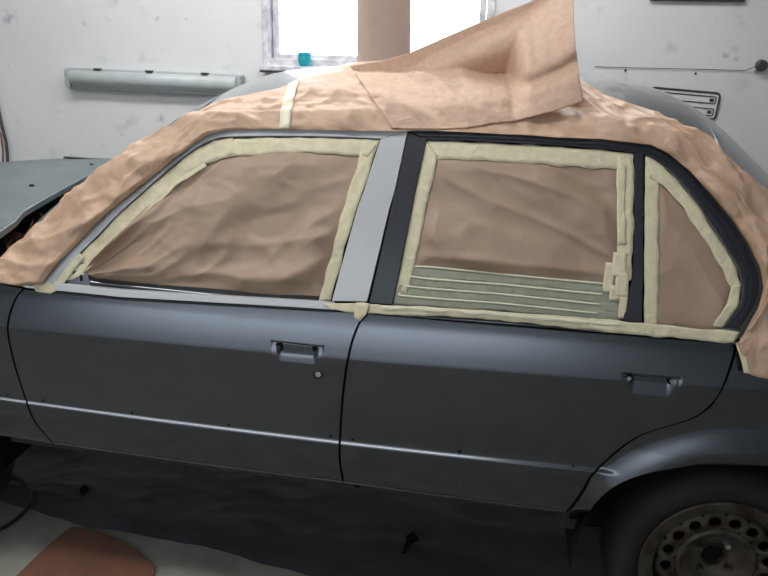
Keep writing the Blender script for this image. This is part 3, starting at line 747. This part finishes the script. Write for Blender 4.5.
# dark seal glimpsed under the tape
P_(sheet(ring_grid([(412,313),(460,316.5),(500,319),(560,325)], [(412,316),(460,319.5),(500,322.3),(560,328)], -.010, 2, 8), 'waist_seal', 'rubber', skirt=.004))

# ---- paper over roof edge and both pillars
inn = [(0,283),(20,286),(43,283.5),(60,262),(90,231.5),(111,211),(142,186),(173,161),(194,144.5),(210,134.5),(230,130),(262,129.6),(300,130),(350,131.5),(400,132),(415,130.5),(460,132),(520,135),(560,138),(600,139),(637,144),(652,145.5),(669,155),(690,172),(712,198),(733,223),(747,245),(758,268),(762,288),(757,308),(744,332)]
out = [(-14,277),(0,281),(14,265),(27,252),(54,213),(71,201),(92,186),(119,159.6),(152.5,139),(170,130),(182,123),(207,107.5),(232,99),(278,90),(330,70),(350,64),(395,62),(470,62),(520,66),(565,74),(600,94.5),(622,102),(643.8,110),(665.6,121),(696,141),(722.5,158.4),(745,174),(768,191),(800,215),(815,240),(810,275)]
Y52 = float(hit_roof(52, 209, .018)[1])
a, b = matched(inn, out, 3); NV = 60; G = []
def hang(px, py, off):    # inner edge lies on the side surface
    return hit(px, py, Gy, off)
for i, (p, q) in enumerate(zip(a, b)):
    Pi = np.array(hang(*p, -.012)); Po = np.array(hit_roof(*q, .018)); row = []; u = i/len(a)
    if q[0] < 52: Po = np.array(on_y(*q, .13+(Y52-.13)*max(0, q[0])/52))
    if q[0] > 780 : Po = np.array(hit_roof(min(q[0], 815), q[1], .012))
    for j in range(NV):
        t = j/(NV-1); x = Pi[0]*(1-t)+Po[0]*t; y = Pi[1]*(1-t)+Po[1]*t
        zl = Pi[2]*(1-t)+Po[2]*t
        yy = max(y, ye(x)); zr = Rz(x, yy)+.021
        ty = (ye(x)-Pi[1])
        if y < ye(x) and ty > 1e-4:
            s = (y-Pi[1])/ty; z = Pi[2]*(1-s)+(Rz(x, ye(x))+.021)*s if s >= 0 else Pi[2]
        else: z = zr
        blend = sst(t*4)*(1-sst((t-.85)/.15)*0)
        z = zl*(1-sst(t*6))+z*sst(t*6)
        if q[0] <= 60: z = max(zl*.5+z*.5, zl)
        z = max(z, zl)
        e = min(1, t*12+.25)*min(1, (1-t)*4+.08)
        u = i*.012
        k = noise.noise(Vector((u*5, 3.3, 0)))
        amp = .009+.006*max(0, 1-t*2.2)
        # diagonal folds + crumple
        d = amp*wr(x*1.0+y*.6, y*1.6+z*.8, 9, 5.)*e + .007*e*math.sin(26*(x+.9*y)+5*k)*math.exp(-((t-.35)/.3)**2)*(.5+.5*noise.noise(Vector((x*3, 0, 7)))*2)
        nrm = np.array((0, -.94+.9*t, .34+.6*t)); nrm /= np.linalg.norm(nrm)
        ii = i*.03; rear = sst((i-len(a)*.72)/(len(a)*.1))
        d += (.013*(1-rear)+.004)*fold(ii*1.1+t*.9, t*1.0+ii*.2, 3.)*min(1, t*6+.2)*max(0, 1.05-t)
        d += .016*rear*fold(t*3.4+ii*.35, ii*.9, 8.)*min(1, t*8+.3)*min(1, (1-t)*5)
        d += .006*fold(ii*2.4-t*1.5, t*2.6, 5.)*min(1, t*6)*min(1, (1-t)*5)
        side = max(rear, 1-sst((i-len(a)*.24)/(len(a)*.08)))
        d += (.005+(.016+.008*rear)*side)*crumple(x*1.0+z*.3, y*1.2+z*1.0, 3., 3.4)*e+.008*side*crumple(x+z*.5, y*1.1+z*.8, 9., 8.)*e
        d = max(d, -.003)
        row.append(tuple(np.array((x, y, z))+nrm*d))
    G.append(row)
GR = G; rpaper = sheet(G, 'roof_paper', 'kraft', solid=.0007, smooth=70)
tag(rpaper, 'long crumpled brown paper over roof edge, windscreen pillar and rear pillar', 'masking paper')
# pale tape band across the roof paper: follows the paper's own surface
GA = np.array(GR); G = []
for j in range(NV):
    t = j/(NV-1); xs = a[:, 0]*(1-t)+b[:, 0]*t; row = []
    for s_ in (0, .33, .66, 1):
        k = float(np.interp(280.5+9*t+11*s_, xs, np.arange(len(xs)))); i0 = int(k); fr_ = k-i0
        row.append(tuple(GA[i0, j]*(1-fr_)+GA[i0+1, j]*fr_+np.array((0, -.003, .0035))))
    G.append(row)
o = sheet(G, 'masking_tape', 'tape_hi', solid=.0006, smooth=70); tag(o, 'pale vertical tape band across the roof paper near the window', 'masking tape')

# lower right flap of paper over the rear wing
A = smooth_chain([(735,343),(738,352),(742,364),(748,373),(758,377),(770,379),(800,384)], 3)
B = smooth_chain([(744,331),(752,318),(762,299),(772,284),(784,278),(796,278),(815,284)], 3)
a, b = resample(A, 50), resample(B, 50); G = []
for i, (p, q) in enumerate(zip(a, b)):
    row = []
    p3 = np.array(hit(*p, Sy, -.012)); q3 = np.array(hit(*q, Gy, -.016))
    for t in np.linspace(0, 1, 30):
        h = p3*(1-t)+q3*t; h[1] = min(h[1], (Sy(h[0], min(h[2], .97)) if h[2] < .975 else Gy(h[0], h[2]))-.010)
        row.append(tuple(h+np.array((0, -1, .2))*((.010*wr(h[0]*1.3, h[2], 13, 8.)+.020*crumple(h[0], h[2], 6., 8.))*min(1, .3+t*4))))
    G.append(row)
o = sheet(G, 'paper_flap', 'kraft', solid=.0007, smooth=70); tag(o, 'crumpled brown paper flap hanging over the rear wing beside the door', 'masking paper')
o = tape([(736,345),(741,360),(744,373)], [(741,344),(747,358),(751,374)], -.020, surf=Sy, seed=41.); tag(o, 'cream tape edge of the hanging flap on the rear wing', 'masking tape')
# bunched paper below windscreen pillar (pinkish, in the cowl)
G = []
for i in range(24):
    row = []
    for j in range(14):
        u, t = i/23, j/13; px = 7+u*36+t*2; py = 243-u*24+t*(10+4*math.sin(u*3.1))-4*math.sin(u*9)
        dr = ray(px, py); h = CC+(.978-CC[2])/dr[2]*dr; h += np.array((0, -1, .6))*.012*wr(h[0]*1.4, h[2]*1.4, 16, 2.); row.append(tuple(h))
        h = np.array(on_y(px, py, .34-.09*t)); h[2] += .015*wr(h[0]*1.4, h[1]*1.4, 16, 2.); row.append(tuple(h))
    G.append(row)
o = sheet(G, 'paper_scrap', 'kraft', solid=.0007, smooth=70); tag(o, 'bunched scrap of brown paper tucked in the black cowl', 'masking paper')

# ---- big loose flap standing up from the roof
TopE = [(350,66),(380,61),(409,53),(443,38),(500,13.5),(530,2),(560,-22),(574,-34)]
BotE = [(392,128),(402,128.5),(415,128.5),(440,129),(465,128),(489,124),(516,120.5),(558,110),(583.5,101.5)]
GA = np.array(GR).reshape(-1, 3); _d = GA-CC; _w = _d@fw; GPX = np.stack([384+FOC*(_d@rt)/_w, 288-FOC*(_d@up)/_w], 1)
def on_paper(px, py):
    q = (GPX[:, 0]-px)**2+(GPX[:, 1]-py)**2; k = np.argsort(q)[:4]; w = 1/(q[k]+.3); return float((GA[k, 1]*w).sum()/w.sum()), float(q[k[0]])**.5
a2, b2 = resample(TopE, 110), resample(BotE, 110); G = []
for i, (p, q) in enumerate(zip(a2, b2)):
    u = i/109; row = []; yb0 = on_paper(*q)[0]
    yfree = .30-.06*u-.05*math.sin(u*math.pi)
    for t in np.linspace(0, 1, 60):
        px_, py_ = q*(1-t)+p*t
        if u > .9: px_ += (u-.9)/.1*(-4)*math.sin(math.pi*t)
        yp, dist = on_paper(px_, py_); yp = min(yp, .50)
        yf = yfree*(1-t)+(.55-.05*u)*t-.05*math.sin(math.pi*t)*u+.030*math.exp(-((t-.30)/.06)**2)*u+.006*wr(px_*.01, py_*.012, 2.6, 4.)
        yf = min(yf, yp-.012)
        w_ = max(sst((u-.60)/.14), sst((t-.38)/.5))
        yy = (yp-.006)*(1-w_)+yf*w_
        row.append(tuple(on_y(px_, py_, yy)))
    G.append(row)
o = sheet(G, 'paper_sheet', 'kraft_thin', solid=.0007, smooth=70); tag(o, 'large stiff sheet of brown paper standing up loosely from the roof', 'masking paper')
# translucency for the thin sheets
nt = M['kraft_thin'].node_tree; bs = nt.nodes['Principled BSDF']; tr = nt.nodes.new('ShaderNodeBsdfTranslucent'); tr.inputs['Color'].default_value = (.62, .42, .30, 1)
ms = nt.nodes.new('ShaderNodeMixShader'); ms.inputs[0].default_value = .18; nt.links.new(bs.outputs[0], ms.inputs[1]); nt.links.new(tr.outputs[0], ms.inputs[2]); nt.links.new(ms.outputs[0], nt.nodes['Material Output'].inputs['Surface'])

# ---- hanging strip of paper in front of the window (world space)
M['kraft_strip'] = mat('pinkish_brown_paper', (.50, .36, .30), .6, noise_amt=.06, nscale=20)
G = []
yb = 1.25
pL, pR, pT = w_y(357.5, 72, yb), w_y(409.5, 60, yb), None
cx = (pL[0]+pR[0])/2; rw = (pR[0]-pL[0])/2; z0 = float(Rz(float(cx), yb))+.045
for z in np.linspace(z0, 2.62, 40):
    row = []
    for k in np.linspace(0, 1, 33):
        a_ = math.pi/2+.2+2*math.pi*k*.94; fl = 1+.35*math.exp(-(z-z0)/.03)
        row.append((cx+rw*fl*math.cos(a_)+.002*math.sin(z*9), yb+rw*.75*fl*math.sin(a_)+.003*math.sin(z*7+a_*2), z))
    G.append(row)
o = sheet(G, 'paper_roll', M['kraft_strip'], solid=.0015, smooth=70, car=False); tag(o, 'tall brown paper roll standing upright on the roof before the window', 'paper roll')

# ================================================================== WALL THINGS (world space, wall at WY)
def wp(px, py, y=WY): return w_y(px, py, y)
# strip light
a, b, c_ = wp(68, 76.5, WY-.04), wp(243, 84, WY-.04), wp(69, 86, WY-.04)
L_ = float(b[0]-a[0]); H_ = .122; ang = math.atan2(float(b[2]-a[2]), L_)
lt = empty('strip_lamp', tuple(float(q) for q in ((a+b)/2)), 'long grey fluorescent strip lamp mounted on the wall left of window', 'lamp')
def rod_profile(x0, x1, prof, name, m):
    v = []; f = []; n = len(prof)
    for x in (x0, x0+.006, x1-.006, x1):
        s = .9 if x in (x0, x1) else 1
        for y, z in prof: v.append((x, y*s, z*s))
    for i in range(3):
        for j in range(n): f.append((i*n+j, i*n+(j+1) % n, (i+1)*n+(j+1) % n, (i+1)*n+j))
    f += [tuple(range(n))[::-1], tuple(3*n+j for j in range(n))]
    o = link(name, v, f, m, None, 50, car=False); o.parent = lt; return o
lt.rotation_euler = (0, -ang, 0)
rod_profile(-L_/2, L_/2, [(.04, H_/2-.01), (-.01, H_/2-.01), (-.02, H_/2-.02), (-.02, -H_/2), (-.01, -H_/2-.012), (.04, -H_/2-.012)], 'lamp_housing', 'fixture')
rod_profile(-L_/2+.03, L_/2-.03, [(-.018, H_/2-.02)]+[(-.03-.030*math.cos(t)*1., (H_/2-.02)*math.sin(t)) for t in np.linspace(1.4, -1.4, 9)]+[(-.018, -H_/2+.005)], 'lamp_cover', 'diffuser')
for s in (-1, 1):
    m_ = MB(); m_.box((s*(L_/2-.015)-.016, -.045, -H_/2), (s*(L_/2-.015)+.016, .03, H_/2-.012)); o = m_.build('end_cap', 'fixture', smooth=None, car=False); bev(o, .008); o.parent = lt
for x in (-.35, -.02, .33):
    m_ = MB(); m_.box((x-.02, -.035, H_/2-.014), (x+.02, .0, H_/2-.004)); o = m_.build('cover_clip', 'darkmetal', smooth=None, car=False); o.parent = lt
# vent plate
p0, p1 = wp(664, 91), wp(716, 116)
vc = (p0+p1)/2; gw = float(p1[0]-p0[0])+.08; gh = abs(float(p0[2]-p1[2]))+.015; vcx = float(p1[0])-gw/2
vt = empty('wall_grille', (vcx, WY, float(vc[2])), 'white wall grille with dark slots behind the rear roof', 'grille'); vt.rotation_euler = (0, .06, 0)
def rr_outline(w_, h_, r, n=5):
    P = []
    for cx_, cz_, a0 in ((w_/2-r, h_/2-r, 0), (-w_/2+r, h_/2-r, math.pi/2), (-w_/2+r, -h_/2+r, math.pi), (w_/2-r, -h_/2+r, 1.5*math.pi)):
        for k in range(n): a_ = a0+k*math.pi/2/(n-1); P.append((cx_+r*math.cos(a_), -.008, cz_+r*math.sin(a_)))
    return P
o = MB().tube(rr_outline(gw, gh, .022), .0055, 6, closed=True).build('grille_frame', 'darkmetal', car=False); o.parent = vt
m_ = MB(); m_.box((-gw/2+.004, -.006, -gh/2+.004), (gw/2-.004, -.001, gh/2-.004)); o = m_.build('back_plate', 'wall', smooth=None, car=False); o.parent = vt
for z in (.28, -.30):
    o = MB().tube(rr_outline(gw-.035, gh*.26, .008, 4), .003, 6, closed=True).build('slot_frame', 'darkmetal', car=False); o.parent = vt
    for v in o.data.vertices: v.co.z += z*gh*.8
    o = MB().box((gw/2-.05, -.010, z*gh*.8-.008), (gw/2-.028, -.004, z*gh*.8+.008)).build('slot_block', 'darkmetal', smooth=None, car=False); o.parent = vt
# cable and round knob at right
k0 = [wp(595, 66.5, WY-.008), wp(640, 68, WY-.008), wp(700, 69.2, WY-.008), wp(745, 70.5, WY-.008), wp(757, 66, WY-.03)]
o = MB().tube([tuple(map(float, q)) for q in k0], .0018, 6).build('wall_cable', 'darkmetal', car=False); tag(o, 'thin dark cable running along the wall above the rear roof', 'cable')
p = wp(761, 65.5, WY-.02)  # round dark wall knob, with a short arm beside it
m_ = MB(); m_.lathe([(0, -.03), (.022, -.03), (.030, -.022), (.032, .0), (.02, .02)], tuple(map(float, p)), n=24); o = m_.build('wall_knob', 'darkmetal', car=False); tag(o, 'round dark knob on the wall at the right edge', 'knob')
m_ = MB(); q = wp(754, 72, WY-.01); m_.tube([tuple(map(float, q)), tuple(map(float, wp(760, 66, WY-.02)))], .007, 6); sub(m_.build('knob_arm', 'fixture', car=False), o)
# nail heads
for (x, y, t_) in ((625.5, 70.5, 'left'), (695.5, 73.5, 'right')):
    q = wp(x, y, WY-.002); m_ = MB(); m_.lathe([(0, -.006), (.006, -.005), (.007, .002)], tuple(map(float, q)), n=10)
    tag(m_.build('nail', 'darkmetal', car=False), 'small dark nail just below the wall cable, the %s one of two' % t_, 'nail')
# dark board at the top right edge
p0, p1 = wp(650, .2, WY-.02), wp(745, .6, WY-.02)
o = MB().box((float(p0[0]), WY-.03, float(p0[2])-.002), (float(p1[0]), WY, float(p0[2])+.28)).build('wall_board', 'darkmetal', smooth=None, car=False); bev(o, .006); tag(o, 'dark framed board high on the wall, only its lower edge visible', 'board')
o2 = MB().box((float(p0[0])+.02, WY-.033, float(p0[2])+.02), (float(p1[0])-.02, WY-.029, float(p0[2])+.26)).build('board_face', 'white', smooth=None, car=False); sub(o2, o)
# hose at the far left
pts = [wp(-4, 95, WY-.03), wp(0, 118, WY-.03), wp(3, 130, WY-.04), wp(6, 142, WY-.04), wp(7.5, 156, WY-.05), wp(8, 180, WY-.05)]
o = MB().tube([tuple(map(float, q)) for q in pts], .010, 8).build('hanging_hose', 'darkmetal', car=False); tag(o, 'dark hose hanging on the wall at the left edge above the hood', 'hose')
pts = [wp(-6, 120, WY-.03), wp(1, 135, WY-.04), wp(3, 150, WY-.05), wp(3, 180, WY-.05)]
o2 = MB().tube([tuple(map(float, q)) for q in pts], .006, 8).build('hose_strand', 'board', car=False); sub(o2, o)
# ring on wall by the window
q = wp(241.5, 79, WY-.01); R_ = .016
o = MB().tube([(float(q[0])+R_*math.cos(t), float(q[1]), float(q[2])+R_*1.4*math.sin(t)) for t in np.linspace(0, 2*math.pi, 20)[:-1]], .004, 6, closed=True).build('wall_ring', 'fixture', car=False); tag(o, 'small grey metal ring on the wall at the right end of strip lamp', 'ring')
# turquoise cup on the sill
q = wp(304.5, 66, WY-.05); s = float(wp(311, 60, WY-.05)[0]-wp(298, 60, WY-.05)[0])/2
m_ = MB(); zs = wz0+.006; h_ = s*2.05
m_.lathe([(0, 0), (s*.75, 0), (s*.92, h_*.15), (s, h_*.5), (s*.95, h_), (s*.86, h_), (s*.88, h_*.5), (s*.7, .01), (0, .01)], (float(q[0]), WY-.045, zs), axis='z', n=28)
o = m_.build('cup', 'blue', car=False); tag(o, 'small turquoise cup on the window sill', 'cup')
m_ = MB(); m_.lathe([(s*.99, h_*.78), (s*1.03, h_*.82), (s*1.03, h_*.88), (s*.97, h_*.9)], (float(q[0]), WY-.045, zs), axis='z', n=28); sub(m_.build('cup_rim', 'blue', car=False), o)

# ================================================================== FLOOR THINGS
# black plastic sheet under the car
edge = [(-60,488),(0,503),(40,514),(75,524),(110,531),(150,537),(200,546),(250,560),(310,577),(400,606),(520,640),(700,690),(900,760)]
e3 = resample([tuple(map(float, w_z(a_, b_, 0)[:2])) for a_, b_ in edge], 200); G = []
for i, p in enumerate(e3):
    row = []; far = np.array((p[0]+.2, 1.75))
    p = p+np.array((0, .012*noise.noise(Vector((p[0]*9, 0, 0)))+.02*noise.noise(Vector((p[0]*3, 5, 0)))))
    for j in range(90):
        t = (j/89)**1.4; x, y = p*(1-t)+far*t
        h = .004+.022*max(0, wr(x*.6+y*.25, y*1.3-x*.25, 3.2, 6.)-.25)*min(1, t*18)
        row.append((x, y, h))
    G.append(row)
o = sheet(G, 'plastic_sheet', 'blackplastic', solid=.001, smooth=80, car=False); tag(o, 'wrinkled black plastic sheet lying on the concrete under the car', 'plastic sheet')
# brown board
bp_ = smooth_chain([(10,582),(46,547),(68,529),(75,527),(84,528.5),(98,532),(118,540),(140,553),(153,564),(155,571),(151,579),(135,592),(60,600)], 4)
P3 = [w_z(a_, b_, .012) for a_, b_ in bp_]; n = len(P3)
v = [(float(q[0]), float(q[1]), .014+.0) for q in P3]+[(float(q[0]), float(q[1]), .004) for q in P3]
f = [tuple(range(n)), tuple(range(2*n-1, n-1, -1))]+[(i, (i+1) % n, n+(i+1) % n, n+i) for i in range(n)]
o = link('floor_board', v, f, 'board', None, 30, car=False); bev(o, .003); tag(o, 'reddish brown rounded board lying on the floor at bottom left', 'board')
# cable loop
lp = smooth_chain([(-30,480),(-8,473),(10,474),(24,482),(31,494),(27,508),(15,520),(0,529),(-20,533)], 5)
o = MB().tube([tuple(map(float, w_z(a_, b_, .016))) for a_, b_ in lp], .007, 8).build('hose_loop', 'rubber', car=False); tag(o, 'loop of black hose on the floor at the left edge', 'hose')
# dark scrap on the sheet
q = w_z(411, 541, .03)
m_ = MB(); pts = [w_z(404, 553, .02), w_z(407, 545, .028), w_z(411, 539, .035), w_z(417, 538, .03)]
m_.tube([tuple(map(float, k)) for k in pts], [.006, .008, .016, .010], 8); m_.tube([tuple(map(float, w_z(406, 538, .025))), tuple(map(float, w_z(413, 535, .04))), tuple(map(float, w_z(418, 540, .03)))], [.006, .014, .007], 8)
tag(m_.build('rubber_scrap', 'dark', car=False), 'small black scrap lying on the plastic sheet below the doors', 'scrap')
q = w_z(84, 490, .02); m_ = MB(); m_.lathe([(0, .018), (.010, .016), (.016, .006), (.017, -.01)], tuple(map(float, q)), axis='z', n=12)
tag(m_.build('rubber_plug', 'dark', car=False), 'tiny black plug on the plastic sheet under the front door', 'plug')
